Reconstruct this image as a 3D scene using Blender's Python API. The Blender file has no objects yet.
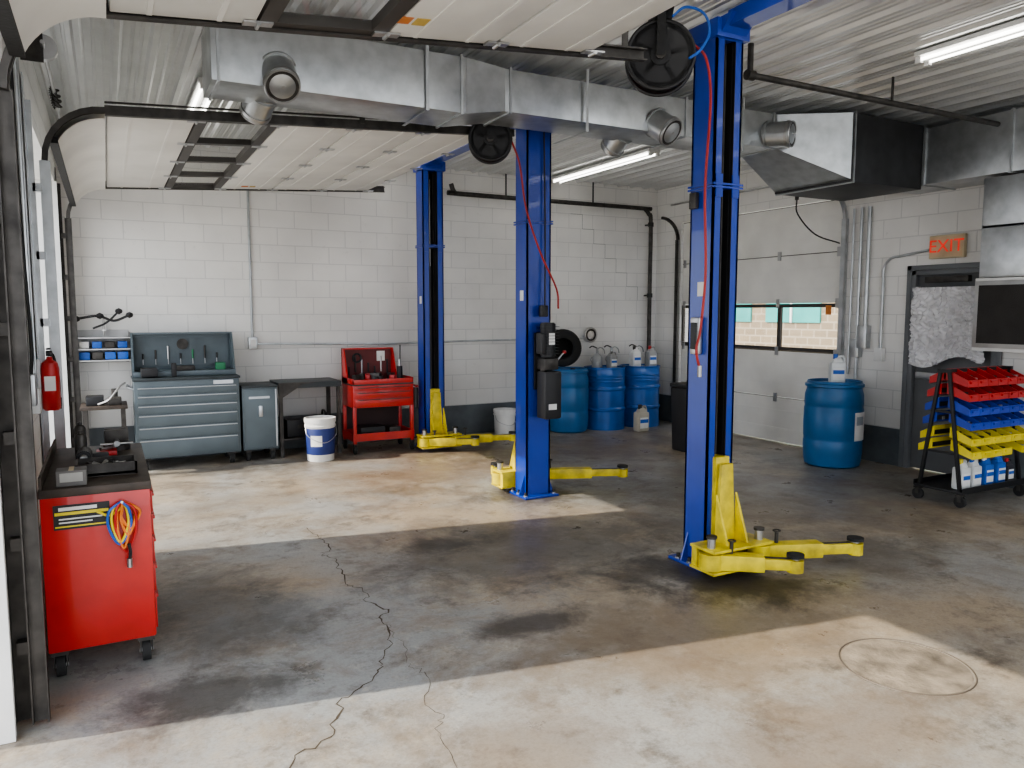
import bpy, bmesh, math, random
from mathutils import Matrix, Vector, Euler, noise as mnoise
random.seed(7)
D=bpy.data; SC=bpy.context.scene; COL=SC.collection
pi=math.pi
# ------------------------------------------------------------------ materials
MATS={}
def mat(name,col,rough=.5,metal=0.0,var=.12,vs=6.0,bump=0.0,bs=60,emit=None,es=0,coat=0,col2=None,alpha=1,trans=0):
    if name in MATS: return MATS[name]
    m=D.materials.new(name); m.use_nodes=True; nt=m.node_tree; N=nt.nodes; L=nt.links
    b=N['Principled BSDF']
    b.inputs['Roughness'].default_value=rough; b.inputs['Metallic'].default_value=metal
    b.inputs['Coat Weight'].default_value=coat
    b.inputs['Alpha'].default_value=alpha
    b.inputs['Transmission Weight'].default_value=trans
    tc=N.new('ShaderNodeTexCoord')
    nz=N.new('ShaderNodeTexNoise'); nz.inputs['Scale'].default_value=vs; nz.inputs['Detail'].default_value=6
    L.new(tc.outputs['Object'],nz.inputs['Vector'])
    mx=N.new('ShaderNodeMix'); mx.data_type='RGBA'
    c2=col2 if col2 else tuple(c*(1-var*2) for c in col)
    mx.inputs[6].default_value=(*[min(1,c*(1+var*.5)) for c in col],1); mx.inputs[7].default_value=(*c2,1)
    rp=N.new('ShaderNodeMapRange'); rp.inputs[1].default_value=.35; rp.inputs[2].default_value=.75
    L.new(nz.outputs['Fac'],rp.inputs[0]); L.new(rp.outputs[0],mx.inputs[0]); L.new(mx.outputs[2],b.inputs['Base Color'])
    if bump:
        n2=N.new('ShaderNodeTexNoise'); n2.inputs['Scale'].default_value=bs
        L.new(tc.outputs['Object'],n2.inputs['Vector'])
        bp=N.new('ShaderNodeBump'); bp.inputs['Strength'].default_value=bump; bp.inputs['Distance'].default_value=.01
        L.new(n2.outputs['Fac'],bp.inputs['Height']); L.new(bp.outputs[0],b.inputs['Normal'])
    if emit:
        b.inputs['Emission Color'].default_value=(*emit,1); b.inputs['Emission Strength'].default_value=es
    MATS[name]=m; return m
blue=mat('lift_blue',(.006,.045,.36),.33,0,.1,3,coat=.3)
yellow=mat('lift_yellow',(.74,.60,.02),.45,0,.2,9,col2=(.34,.26,.03))
black=mat('black_metal',(.012,.012,.013),.45)
blackp=mat('black_plastic',(.018,.018,.02),.5)
rubber=mat('rubber',(.02,.02,.02),.8,bump=.2)
dsteel=mat('dark_steel',(.075,.07,.065),.5,.6,.3,12)
steel=mat('steel',(.5,.5,.5),.35,.9,.1)
galv=mat('galvanized',(.50,.52,.53),.33,.8,.12,9)
galvd=mat('galvanized_dark',(.035,.036,.038),.5,.3,.2,8)
red=mat('red_paint',(.52,.022,.018),.38,0,.12,5,coat=.3)
redp=mat('red_plastic',(.50,.02,.02),.4)
bluep=mat('blue_plastic_bin',(.015,.055,.42),.4)
yelp=mat('yellow_plastic_bin',(.78,.64,.03),.4)
drumb=mat('drum_blue',(.014,.13,.33),.38,0,.12,5)
drumb2=mat('drum_blue_steel',(.012,.12,.43),.35,0,.12,5,coat=.3)
gray=mat('cabinet_gray',(.105,.135,.152),.38,.1,.08,4)
grayd=mat('cabinet_gray_dark',(.03,.04,.045),.45)
silver=mat('chrome_trim',(.45,.47,.49),.3,.9,.05)
white=mat('white_plastic',(.78,.78,.76),.5,0,.06)
offw=mat('off_white_panel',(.78,.77,.73),.45,0,.07,2)
paper=mat('paper_white',(.8,.8,.78),.6)
beige=mat('beige_plate',(.6,.5,.33),.5)
redl=mat('exit_red',(.7,.03,.02),.5,emit=(1,.05,.02),es=.3)
wood=mat('bench_top_grimy',(.06,.045,.035),.55,0,.3,10)
copper=mat('hose_red',(.38,.02,.015),.45)
orange=mat('cable_orange',(.8,.22,.03),.5)
cyanb=mat('label_blue',(.02,.12,.5),.5)
cable_b=mat('air_line_blue',(.02,.12,.5),.45)
dgray=mat('door_gray',(.13,.135,.14),.5,0,.1,3)
trimgray=mat('trim_gray',(.10,.115,.125),.55,0,.18,5)
filterm=mat('filter_mesh',(.035,.032,.03),.9,bump=.6,bs=120)
tube_e=mat('fluorescent_tube',(1,1,1),.4,emit=(1,.98,.92),es=5)
jug=mat('jug_white',(.68,.70,.70),.35)
teal=mat('teal_glass',(.05,.36,.32),.15,0,.15,1.2)
frame_dk=mat('door_window_frame',(.05,.045,.04),.5)

def glassmat():
    m=D.materials.new('window_glass'); m.use_nodes=True; nt=m.node_tree; N=nt.nodes
    N.remove(N['Principled BSDF']); o=N['Material Output']
    t=N.new('ShaderNodeBsdfTransparent'); g=N.new('ShaderNodeBsdfGlossy'); g.inputs['Roughness'].default_value=.03
    nz=N.new('ShaderNodeTexNoise'); nz.inputs['Scale'].default_value=4
    mp=N.new('ShaderNodeMapRange'); mp.inputs[3].default_value=.05; mp.inputs[4].default_value=.11
    nt.links.new(nz.outputs['Fac'],mp.inputs[0])
    mx=N.new('ShaderNodeMixShader'); nt.links.new(mp.outputs[0],mx.inputs[0])
    nt.links.new(t.outputs[0],mx.inputs[1]); nt.links.new(g.outputs[0],mx.inputs[2]); nt.links.new(mx.outputs[0],o.inputs[0])
    return m
glass=glassmat()

def blockmat(name,ax):
    m=D.materials.new(name); m.use_nodes=True; nt=m.node_tree; N=nt.nodes; L=nt.links; b=N['Principled BSDF']
    tc=N.new('ShaderNodeTexCoord'); sp=N.new('ShaderNodeSeparateXYZ'); cb=N.new('ShaderNodeCombineXYZ')
    L.new(tc.outputs['Object'],sp.inputs[0]); L.new(sp.outputs[ax],cb.inputs[0]); L.new(sp.outputs[2],cb.inputs[1])
    br=N.new('ShaderNodeTexBrick'); br.inputs['Scale'].default_value=1
    br.inputs['Brick Width'].default_value=.405; br.inputs['Row Height'].default_value=.203
    br.inputs['Mortar Size'].default_value=.006; br.inputs['Mortar Smooth'].default_value=.5
    br.inputs['Color1'].default_value=(.83,.82,.79,1); br.inputs['Color2'].default_value=(.81,.80,.775,1); br.inputs['Mortar'].default_value=(.66,.655,.64,1)
    L.new(cb.outputs[0],br.inputs['Vector'])
    nz=N.new('ShaderNodeTexNoise'); nz.inputs['Scale'].default_value=1.2; nz.inputs['Detail'].default_value=8
    L.new(tc.outputs['Object'],nz.inputs['Vector'])
    mp=N.new('ShaderNodeMapRange'); mp.inputs[1].default_value=.3;mp.inputs[2].default_value=.7; mp.inputs[3].default_value=.85; mp.inputs[4].default_value=1.03
    L.new(nz.outputs['Fac'],mp.inputs[0])
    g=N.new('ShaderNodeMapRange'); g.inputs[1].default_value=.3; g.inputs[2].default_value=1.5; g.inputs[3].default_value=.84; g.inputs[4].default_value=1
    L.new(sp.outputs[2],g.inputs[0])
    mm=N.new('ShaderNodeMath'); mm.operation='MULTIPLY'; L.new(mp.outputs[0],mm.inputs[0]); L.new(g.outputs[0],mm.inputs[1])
    # small scuffs
    n3=N.new('ShaderNodeTexNoise'); n3.inputs['Scale'].default_value=9; n3.inputs['Detail'].default_value=8; n3.inputs['Roughness'].default_value=.8
    L.new(tc.outputs['Object'],n3.inputs['Vector'])
    r3=N.new('ShaderNodeMapRange'); r3.inputs[1].default_value=.60; r3.inputs[2].default_value=.72; r3.inputs[3].default_value=1; r3.inputs[4].default_value=.8
    L.new(n3.outputs['Fac'],r3.inputs[0])
    m3=N.new('ShaderNodeMath'); m3.operation='MULTIPLY'; L.new(mm.outputs[0],m3.inputs[0]); L.new(r3.outputs[0],m3.inputs[1])
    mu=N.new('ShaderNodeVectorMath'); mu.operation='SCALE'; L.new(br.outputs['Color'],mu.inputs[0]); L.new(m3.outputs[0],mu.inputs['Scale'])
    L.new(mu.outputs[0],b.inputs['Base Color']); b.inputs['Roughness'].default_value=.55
    n2=N.new('ShaderNodeTexNoise'); n2.inputs['Scale'].default_value=70; L.new(tc.outputs['Object'],n2.inputs['Vector'])
    ma=N.new('ShaderNodeMath'); ma.operation='MULTIPLY_ADD'; ma.inputs[1].default_value=-1.0
    ms=N.new('ShaderNodeMath'); ms.operation='MULTIPLY'; ms.inputs[1].default_value=.25
    L.new(n2.outputs['Fac'],ms.inputs[0]); L.new(br.outputs['Fac'],ma.inputs[0]); L.new(ms.outputs[0],ma.inputs[2])
    bp=N.new('ShaderNodeBump'); bp.inputs['Strength'].default_value=.4; bp.inputs['Distance'].default_value=.006
    L.new(ma.outputs[0],bp.inputs['Height']); L.new(bp.outputs[0],b.inputs['Normal'])
    return m
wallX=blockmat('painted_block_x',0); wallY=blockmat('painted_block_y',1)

def floormat():
    m=D.materials.new('concrete_floor'); m.use_nodes=True; nt=m.node_tree; N=nt.nodes; L=nt.links; b=N['Principled BSDF']
    tc=N.new('ShaderNodeTexCoord')
    def nz(s,d=8,r=.6,dist=0):
        n=N.new('ShaderNodeTexNoise'); n.inputs['Scale'].default_value=s; n.inputs['Detail'].default_value=d; n.inputs['Roughness'].default_value=r; n.inputs['Distortion'].default_value=dist
        L.new(tc.outputs['Object'],n.inputs['Vector']); return n.outputs['Fac']
    def ramp(src,a,b_,c=0,d=1):
        r=N.new('ShaderNodeMapRange'); r.inputs[1].default_value=a; r.inputs[2].default_value=b_; r.inputs[3].default_value=c; r.inputs[4].default_value=d
        L.new(src,r.inputs[0]); return r.outputs[0]
    def mix(f,a,b_):
        x=N.new('ShaderNodeMix'); x.data_type='RGBA'; L.new(f,x.inputs[0])
        for i,v in ((6,a),(7,b_)):
            if isinstance(v,tuple): x.inputs[i].default_value=(*v,1)
            else: L.new(v,x.inputs[i])
        return x.outputs[2]
    c=mix(ramp(nz(.6,6,.6,.5),.40,.58),(.36,.355,.335),(.40,.325,.235))
    n_d=nz(1.9,10,.78,.3)
    def blob(cx,cy,rx,ry,st):
        a=N.new('ShaderNodeVectorMath'); a.operation='SUBTRACT'; L.new(tc.outputs['Object'],a.inputs[0]); a.inputs[1].default_value=(cx,cy,0)
        s=N.new('ShaderNodeVectorMath'); s.operation='MULTIPLY'; L.new(a.outputs[0],s.inputs[0]); s.inputs[1].default_value=(1/rx,1/ry,0)
        l=N.new('ShaderNodeVectorMath'); l.operation='LENGTH'; L.new(s.outputs[0],l.inputs[0])
        ad=N.new('ShaderNodeMath'); ad.operation='ADD'; L.new(l.outputs['Value'],ad.inputs[0]); L.new(ramp(n_d,.2,.8,-.8,.8),ad.inputs[1])
        return ramp(ad.outputs[0],1.0,.45,0,st)
    # remnants of grey floor paint along the door side
    c=mix(blob(.7,3.6,1.7,1.1,.8),c,(.30,.32,.33)); c=mix(blob(1.0,5.6,1.3,.5,.5),c,(.33,.34,.34))
    c=mix(ramp(nz(1.5,10,.74,.4),.47,.62,0,.8),c,(.21,.165,.12))
    c=mix(ramp(nz(3.2,10,.76),.53,.66,0,.8),c,(.10,.08,.06))
    c=mix(ramp(nz(6,9,.75,.2),.55,.69,0,.55),c,(.52,.48,.41))
    c=mix(ramp(nz(16,8,.76),.53,.70,0,.5),c,(.13,.11,.09))
    c=mix(ramp(nz(70,4,.6),.45,.75,0,.35),c,(.14,.13,.12))
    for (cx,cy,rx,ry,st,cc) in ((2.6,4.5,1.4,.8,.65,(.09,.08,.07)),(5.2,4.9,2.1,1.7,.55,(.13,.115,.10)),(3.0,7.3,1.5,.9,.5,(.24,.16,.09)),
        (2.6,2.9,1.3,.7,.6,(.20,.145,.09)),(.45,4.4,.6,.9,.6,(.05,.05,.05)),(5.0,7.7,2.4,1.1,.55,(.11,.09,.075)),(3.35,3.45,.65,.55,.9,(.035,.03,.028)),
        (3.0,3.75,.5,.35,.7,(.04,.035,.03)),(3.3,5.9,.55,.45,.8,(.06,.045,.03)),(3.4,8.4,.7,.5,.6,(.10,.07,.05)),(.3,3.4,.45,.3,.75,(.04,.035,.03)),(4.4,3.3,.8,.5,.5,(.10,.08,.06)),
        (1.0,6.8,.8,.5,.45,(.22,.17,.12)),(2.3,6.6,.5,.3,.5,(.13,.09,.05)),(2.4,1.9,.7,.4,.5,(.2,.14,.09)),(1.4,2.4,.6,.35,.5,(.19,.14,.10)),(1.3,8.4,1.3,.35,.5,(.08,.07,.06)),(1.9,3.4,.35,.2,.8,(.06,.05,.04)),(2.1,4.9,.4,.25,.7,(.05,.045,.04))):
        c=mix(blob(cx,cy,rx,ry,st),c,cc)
    L.new(c,b.inputs['Base Color'])
    L.new(ramp(nz(2.2,8,.7),.35,.7,.26,.6),b.inputs['Roughness'])
    bp=N.new('ShaderNodeBump'); bp.inputs['Strength'].default_value=.2; bp.inputs['Distance'].default_value=.01
    L.new(nz(25,8,.7),bp.inputs['Height']); L.new(bp.outputs[0],b.inputs['Normal'])
    return m
floorm=floormat()
ceilm=mat('ceiling_metal',(.70,.71,.71),.28,.45,.06,3)
outg=mat('bounce_concrete',(.45,.44,.42),.9,bump=.3)  # bright concrete ground added outside to bounce daylight into the room
brickout=D.materials.new('outside_brick'); brickout.use_nodes=True
_n=brickout.node_tree; _b=_n.nodes.new('ShaderNodeTexBrick'); _t=_n.nodes.new('ShaderNodeTexCoord'); _s=_n.nodes.new('ShaderNodeSeparateXYZ'); _c=_n.nodes.new('ShaderNodeCombineXYZ')
_n.links.new(_t.outputs['Object'],_s.inputs[0]); _n.links.new(_s.outputs[1],_c.inputs[0]); _n.links.new(_s.outputs[2],_c.inputs[1]); _n.links.new(_c.outputs[0],_b.inputs['Vector'])
_b.inputs['Scale'].default_value=1; _b.inputs['Brick Width'].default_value=.4; _b.inputs['Row Height'].default_value=.2; _b.inputs['Mortar Size'].default_value=.02
_b.inputs['Color1'].default_value=(.27,.21,.13,1); _b.inputs['Color2'].default_value=(.22,.17,.11,1); _b.inputs['Mortar'].default_value=(.36,.30,.22,1)
_n.links.new(_b.outputs['Color'],_n.nodes['Principled BSDF'].inputs['Base Color'])

# ------------------------------------------------------------------ builder
def RM(rot): return Euler(rot).to_matrix().to_4x4()
def smoothpts(pts,k=6):
    P=[Vector(p) for p in pts]
    if len(P)<3: return P
    out=[]
    Q=[P[0]*2-P[1]]+P+[P[-1]*2-P[-2]]
    for i in range(1,len(Q)-2):
        p0,p1,p2,p3=Q[i-1:i+3]
        for j in range(k):
            t=j/k
            out.append(.5*((2*p1)+(-p0+p2)*t+(2*p0-5*p1+4*p2-p3)*t*t+(-p0+3*p1-3*p2+p3)*t**3))
    out.append(P[-1]); return out
class B:
    def __init__(s,name,loc=(0,0,0),rz=0,parent=None):
        s.name=name; s.loc=loc; s.rz=rz; s.v=[]; s.f=[]; s.m=[]; s.mats=[]; s.parent=parent
    def mi(s,m):
        if m not in s.mats: s.mats.append(m)
        return s.mats.index(m)
    def raw(s,vs,fs,m):
        o=len(s.v); s.v+= [tuple(v) for v in vs]; k=s.mi(m)
        for f in fs: s.f.append([i+o for i in f]); s.m.append(k)
    def bm(s,bm,m,M=None):
        if M is not None: bm.transform(M)
        bm.verts.index_update()
        s.raw([v.co for v in bm.verts],[[v.index for v in f.verts] for f in bm.faces],m); bm.free()
    def box(s,c,d,m,bev=0,rot=(0,0,0),taper=None):
        bm=bmesh.new(); bmesh.ops.create_cube(bm,size=1); bm.transform(Matrix.Diagonal((*d,1)))
        if taper:
            for v in bm.verts:
                if v.co.z>0: v.co.x*=taper[0]; v.co.y*=taper[1]
        if bev: bmesh.ops.bevel(bm,geom=bm.edges[:],offset=min(bev,min(d)*.45),segments=2,affect='EDGES',profile=.6)
        s.bm(bm,m,Matrix.Translation(c)@RM(rot)); return s
    def bx(s,x0,x1,y0,y1,z0,z1,m,bev=0): return s.box(((x0+x1)/2,(y0+y1)/2,(z0+z1)/2),(abs(x1-x0),abs(y1-y0),abs(z1-z0)),m,bev)
    def cyl(s,a,b,r,m,r2=None,n=24,bev=0):
        a=Vector(a); b=Vector(b); d=b-a
        bm=bmesh.new(); bmesh.ops.create_cone(bm,cap_ends=True,segments=n,radius1=r,radius2=r if r2 is None else r2,depth=d.length)
        if bev: bmesh.ops.bevel(bm,geom=[e for e in bm.edges if all(abs(abs(v.co.z)-d.length/2)<1e-5 for v in e.verts) ],offset=bev,segments=2,affect='EDGES')
        q=Vector((0,0,1)).rotation_difference(d.normalized()).to_matrix().to_4x4()
        s.bm(bm,m,Matrix.Translation((a+b)/2)@q); return s
    def tube(s,pts,r,m,n=8,smooth=6,sq=None):
        P=smoothpts(pts,smooth) if smooth else [Vector(p) for p in pts]
        vs=[];fs=[]; up=None
        for i,p in enumerate(P):
            t=(P[min(i+1,len(P)-1)]-P[max(i-1,0)])
            if t.length<1e-9: t=Vector((0,0,1))
            t.normalize()
            if up is None: up=Vector((0,0,1)) if abs(t.z)<.9 else Vector((0,1,0))
            a=t.cross(up)
            if a.length<1e-6: a=t.cross(Vector((1,0,0)))
            a.normalize(); u=a.cross(t).normalized(); up=u
            for k in range(n):
                an=2*pi*(k+.5)/n; vs.append(p+a*math.cos(an)*r+u*math.sin(an)*r)
        for i in range(len(P)-1):
            for k in range(n): fs.append([i*n+k,i*n+(k+1)%n,(i+1)*n+(k+1)%n,(i+1)*n+k])
        fs.append(list(range(n))[::-1]); fs.append([(len(P)-1)*n+k for k in range(n)])
        s.raw(vs,fs,m); return s
    def lathe(s,prof,m,c=(0,0,0),n=36,rot=(0,0,0)):
        M=Matrix.Translation(c)@RM(rot); vs=[];fs=[]
        for r,z in prof:
            for k in range(n): an=2*pi*k/n; vs.append(M@Vector((r*math.cos(an),r*math.sin(an),z)))
        for i in range(len(prof)-1):
            for k in range(n): fs.append([i*n+k,i*n+(k+1)%n,(i+1)*n+(k+1)%n,(i+1)*n+k])
        if prof[0][0]>1e-4: fs.append(list(range(n))[::-1])
        if prof[-1][0]>1e-4: fs.append([(len(prof)-1)*n+k for k in range(n)])
        s.raw(vs,fs,m); return s
    def torus(s,c,R,r,m,rot=(0,0,0),n=36,k=10):
        M=Matrix.Translation(c)@RM(rot); vs=[];fs=[]
        for i in range(n):
            A=2*pi*i/n
            for j in range(k):
                b=2*pi*j/k; vs.append(M@Vector(((R+r*math.cos(b))*math.cos(A),(R+r*math.cos(b))*math.sin(A),r*math.sin(b))))
        for i in range(n):
            for j in range(k): fs.append([i*k+j,((i+1)%n)*k+j,((i+1)%n)*k+(j+1)%k,i*k+(j+1)%k])
        s.raw(vs,fs,m); return s
    def prism(s,pts,axis,a0,a1,m):
        def mk(p,a):
            if axis==0: return (a,p[0],p[1])
            if axis==1: return (p[0],a,p[1])
            return (p[0],p[1],a)
        n=len(pts); vs=[mk(p,a0) for p in pts]+[mk(p,a1) for p in pts]
        fs=[list(range(n)),list(range(2*n-1,n-1,-1))]+[[i,i+n,(i+1)%n+n,(i+1)%n] for i in range(n)]
        s.raw(vs,fs,m); return s
    def sheet(s,fn,nu,nv,m):
        vs=[fn(i/nu,j/nv) for i in range(nu+1) for j in range(nv+1)]
        fs=[[i*(nv+1)+j,(i+1)*(nv+1)+j,(i+1)*(nv+1)+j+1,i*(nv+1)+j+1] for i in range(nu) for j in range(nv)]
        s.raw(vs,fs,m); return s
    def done(s,sharp=35):
        me=D.meshes.new(s.name); me.from_pydata(s.v,[],s.f)
        for m in s.mats: me.materials.append(m)
        me.polygons.foreach_set('material_index',s.m)
        bm=bmesh.new(); bm.from_mesh(me); bmesh.ops.recalc_face_normals(bm,faces=bm.faces[:]); bm.to_mesh(me); bm.free()
        me.polygons.foreach_set('use_smooth',[True]*len(me.polygons)); me.set_sharp_from_angle(angle=math.radians(sharp)); me.update()
        o=D.objects.new(s.name,me); COL.objects.link(o); o.location=s.loc; o.rotation_euler=(0,0,s.rz)
        if s.parent: o.parent=s.parent
        return o
def text(parent,name,body,loc,rot,size,m,ext=.001):
    c=D.curves.new(name,'FONT'); c.body=body; c.size=size; c.extrude=ext; c.align_x='CENTER'; c.align_y='CENTER'
    c.materials.append(m); o=D.objects.new(name,c); COL.objects.link(o); o.parent=parent; o.location=loc; o.rotation_euler=rot; return o

# ------------------------------------------------------------------ room
XL,XR,YB,ZC=-.40,7.45,9.32,3.50
YF=-2.5
B('floor').bx(XL-.25,XR+.2,YF,YB+.2,-.12,0,floorm).done()
B('ground_outside').bx(-40,40,-40,40,-.3,-.125,outg).done()
c=B('ceiling'); c.bx(XL-.25,XR+.2,YF,YB+.2,ZC+.012,ZC+.1,ceilm)
prof=[]; x=XL-.2
while x<XR+.1:
    prof+=[(x,0),(x+.02,-.026),(x+.055,-.026),(x+.075,0),(x+.12,0),(x+.127,-.007),(x+.14,-.007),(x+.147,0),(x+.178,0),(x+.185,-.007),(x+.198,-.007),(x+.205,0)]; x+=.235
vs=[];fs=[]
for px,pz in prof: vs+=[(px,YF,ZC+.01+pz),(px,YB,ZC+.01+pz)]
for i in range(len(prof)-1): fs.append([2*i,2*i+2,2*i+3,2*i+1])
c.raw(vs,fs,ceilm); c.done(20)
B('wall_back').bx(XL-.25,XR+.2,YB,YB+.2,0,ZC+.01,wallX).done()
w=B('wall_left')
NJ,FJ,FE=3.40,5.72,9.0
HZ=2.95
w.bx(XL-.25,XL,NJ,FJ,0,ZC,wallY); w.bx(XL-.25,XL,FE,YB,0,ZC,wallY)
w.bx(XL-.25,XL,FJ,FE,HZ,ZC,wallY); w.bx(XL-.25,XL,YF,NJ,HZ,ZC,wallY); w.bx(XL-.25,XL,YF,-.5,0,HZ,wallY)
w.done()
w=B('wall_right'); GD0,GD1,GH=5.98,8.75,2.95; ED0,ED1,EH=4.20,5.10,2.08
T=XR+.2
w.bx(XR,T,YF,ED0,0,ZC,wallY); w.bx(XR,T,ED1,GD0,0,ZC,wallY); w.bx(XR,T,GD1,YB,0,ZC,wallY)
w.bx(XR,T,ED0,ED1,EH,ZC,wallY); w.bx(XR,T,GD0,GD1,GH,ZC,wallY); w.done()
BH=.40
B('baseboard_back').bx(XL,XR-.004,YB-.006,YB-.0005,0.001,BH,trimgray).done()
b=B('baseboard_right')
for a0,a1 in ((YF,ED0-.06),(ED1+.06,GD0-.02),(GD1+.02,YB-.01)): b.bx(XR-.006,XR-.0005,a0,a1,.001,BH,trimgray)
b.done()
b=B('baseboard_left')
for a0,a1 in ((NJ,FJ),(FE,YB-.01)): b.bx(XL+.0005,XL+.006,a0,a1,.001,BH,trimgray)
b.done()
def jamb(n,y): B('trim_%d'%n).bx(XL-.24,XL+.02,y-.02,y+.02,0.002,HZ,white).done()
jamb(1,NJ-.021); jamb(2,FJ+.021); jamb(3,FE-.021)

# ---- overhead garage doors (open), left wall
def overhead(y0,y1,zs,sl,xend,nsec=5,kmat=dsteel,sx=1.42,aw=.05):
    o=B('overhead_garage_door'); R=.35; cx=.05; cz=zs-R; th=math.atan(sl)
    def f(u,v,off=0):
        a=math.radians(155-65*u); return (cx+(R-off)*math.cos(a),y0+.04+(y1-y0-.08)*v,cz+(R-off)*math.sin(a))
    o.sheet(lambda u,v:f(u,v,0),10,1,offw); o.sheet(lambda u,v:f(u,v,.045),10,1,offw)
    p0=f(0,0,.022); o.box((p0[0],(y0+y1)/2,p0[2]),(.05,y1-y0-.06,.04),rubber)
    def pt(x,dz=0): return (x,zs+(x-cx)*sl+dz)
    W=y1-y0-.08; ym=(y0+y1)/2
    for k in range(nsec):
        xa=cx+.555*k+.01; xb=xa+.54; xm=(xa+xb)/2; zm=pt(xm)[1]-.0
        if k==1:
            for xx in (xa+.03,xb-.03): o.box((xx,ym,pt(xx)[1]),(.07,W,.045),frame_dk,rot=(0,-th,0))
            for j in range(5):
                yy=y0+.06+(W-.04)*j/4; o.box((xm,yy,zm),(.54,.07,.045),frame_dk,rot=(0,-th,0))
            o.box((xm,ym,zm),(.42,W-.05,.006),glass,rot=(0,-th,0))
        else:
            o.box((xm,ym,zm),(.54,W,.04),offw,bev=.006,rot=(0,-th,0))
            for q in (-.13,.13):
                o.box((xm+q,ym,zm-.021+q*sl),(.02,W-.02,.006),offw,rot=(0,-th,0))
        for j in range(5):
            yy=y0+.07+(W-.06)*j/4; o.box((xb+.008,yy,pt(xb)[1]-.026),(.12,.05,.008),steel,rot=(0,-th,0))
            o.cyl((xb+.008,yy-.03,pt(xb)[1]-.034),(xb+.008,yy+.03,pt(xb)[1]-.034),.009,steel,n=8)
    for side,yy in ((-1,y0),(1,y1)):
        x1=xend; L=math.hypot(x1-cx,(x1-cx)*sl); xm=(cx+x1)/2
        o.box((xm,yy,pt(xm)[1]),(L,.012,.062),dsteel,rot=(0,-th,0))
        o.box((xm,yy-.018*side,pt(xm)[1]+.028),(L,.04,.006),dsteel,rot=(0,-th,0))
        o.box((xm,yy-.018*side,pt(xm)[1]-.028),(L,.04,.006),dsteel,rot=(0,-th,0))
        o.box((xm,yy+.02*side,pt(xm)[1]+.045),(L,.035,.006),dsteel,rot=(0,-th,0))
        arc=[(cx+R*math.cos(math.radians(180-90*i/8)),yy,cz+R*math.sin(math.radians(180-90*i/8))) for i in range(9)]
        for (rr,oy) in ((.012,0),(.008,-.03*side)):
            o.tube([(a[0],a[1]+oy,a[2]) for a in arc],rr+.012,dsteel,n=4,smooth=0)
        km=kmat if side==-1 else dsteel
        o.bx(cx-R-.025,cx-R+.03,yy-.006,yy+.006,.02,cz,km)
        o.bx(cx-R+.024,cx-R+.03,yy-.035*side,yy,.02,cz,km)
        o.bx(cx-R-.03,cx-R-.024,yy-.035*side,yy,.02,cz,km)
        ya=yy+.05*side
        o.bx(XL+.007,XL+.013,ya-.05,ya+.05,.01,cz+.5,km); o.bx(XL+.013,XL+.02+aw*1.3,ya+.0,ya+.006,.01,cz+.35,km)
        for j in range(6):
            z=.3+j*.42; o.bx(XL+.03,cx-R-.02,yy,ya,z,z+.05,km)
        for xx in (x1-.1,(x1+cx)/2+.2):
            z=pt(xx)[1]; o.bx(xx-.02,xx+.02,yy+.03*side-.003,yy+.03*side+.003,z,ZC-.02,dsteel)
    o.cyl((XL+.13,y0-.15,ZC-.22),(XL+.13,y1+.15,ZC-.22),.013,steel,n=12)
    for q in (.3,.62):
        yc=y0+(y1-y0)*q; n=60
        o.tube([(XL+.13+.035*math.cos(i*2.2),yc+i*.008,ZC-.22+.035*math.sin(i*2.2)) for i in range(n)],.006,dsteel,n=4,smooth=0)
    for yy in (y0-.02,y1+.02):
        o.cyl((XL+.13,yy-.03,ZC-.22),(XL+.13,yy+.03,ZC-.22),.075,steel,n=24)
        o.bx(XL+.007,XL+.13,yy-.05,yy-.044,ZC-.32,ZC-.12,dsteel)
    zz=pt(sx)[1]-.023
    o.box((sx-.03,y1-.25,zz),(.07,.08,.003),mat('sticker_orange',(.65,.22,.05),.5),rot=(0,-th,0)); o.box((sx+.05,y1-.25,zz+.005),(.06,.08,.003),mat('sticker_yel',(.6,.42,.1),.5),rot=(0,-th,0))
    o.done()
overhead(-.35,3.46,2.82,.085,2.65,nsec=4,sx=1.21)
overhead(5.70,9.05,2.95,.06,3.05,kmat=galv,aw=.02)

# ---- right garage door (closed)
o=B('sectional_garage_door')
secs=[0.01,.58,1.17,1.76,2.35,2.94]
for i in range(5):
    z0,z1=secs[i],secs[i+1]-.008
    if i==2:
        n=3; ys=[GD0+.01+(GD1-GD0-.02)*k/n for k in range(n+1)]
        X0,X1=XR+.03,XR+.07
        o.bx(X0,X1,GD0+.01,GD1-.01,z0,z0+.045,frame_dk); o.bx(X0,X1,GD0+.01,GD1-.01,z1-.045,z1,frame_dk)
        for y in ys: o.bx(X0,X1,max(GD0+.01,y-.025),min(GD1-.01,y+.025),z0+.045,z1-.045,frame_dk)
        o.bx(XR+.048,XR+.052,GD0+.02,GD1-.02,z0+.04,z1-.04,glass)
    else:
        o.bx(XR+.03,XR+.07,GD0+.01,GD1-.01,z0,z1,offw,bev=.006)
        for q in (.3,.7): o.bx(XR+.026,XR+.031,GD0+.04,GD1-.04,z0+(z1-z0)*q-.012,z0+(z1-z0)*q+.012,offw)
        o.bx(XR+.028,XR+.032,GD0+.012,GD1-.012,z1-.001,z1+.007,dsteel)
    if i:
        for k in range(4):
            y=GD0+.06+(GD1-GD0-.12)*k/3; o.bx(XR+.018,XR+.03,y-.025,y+.025,z0-.06,z0+.05,steel)
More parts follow.
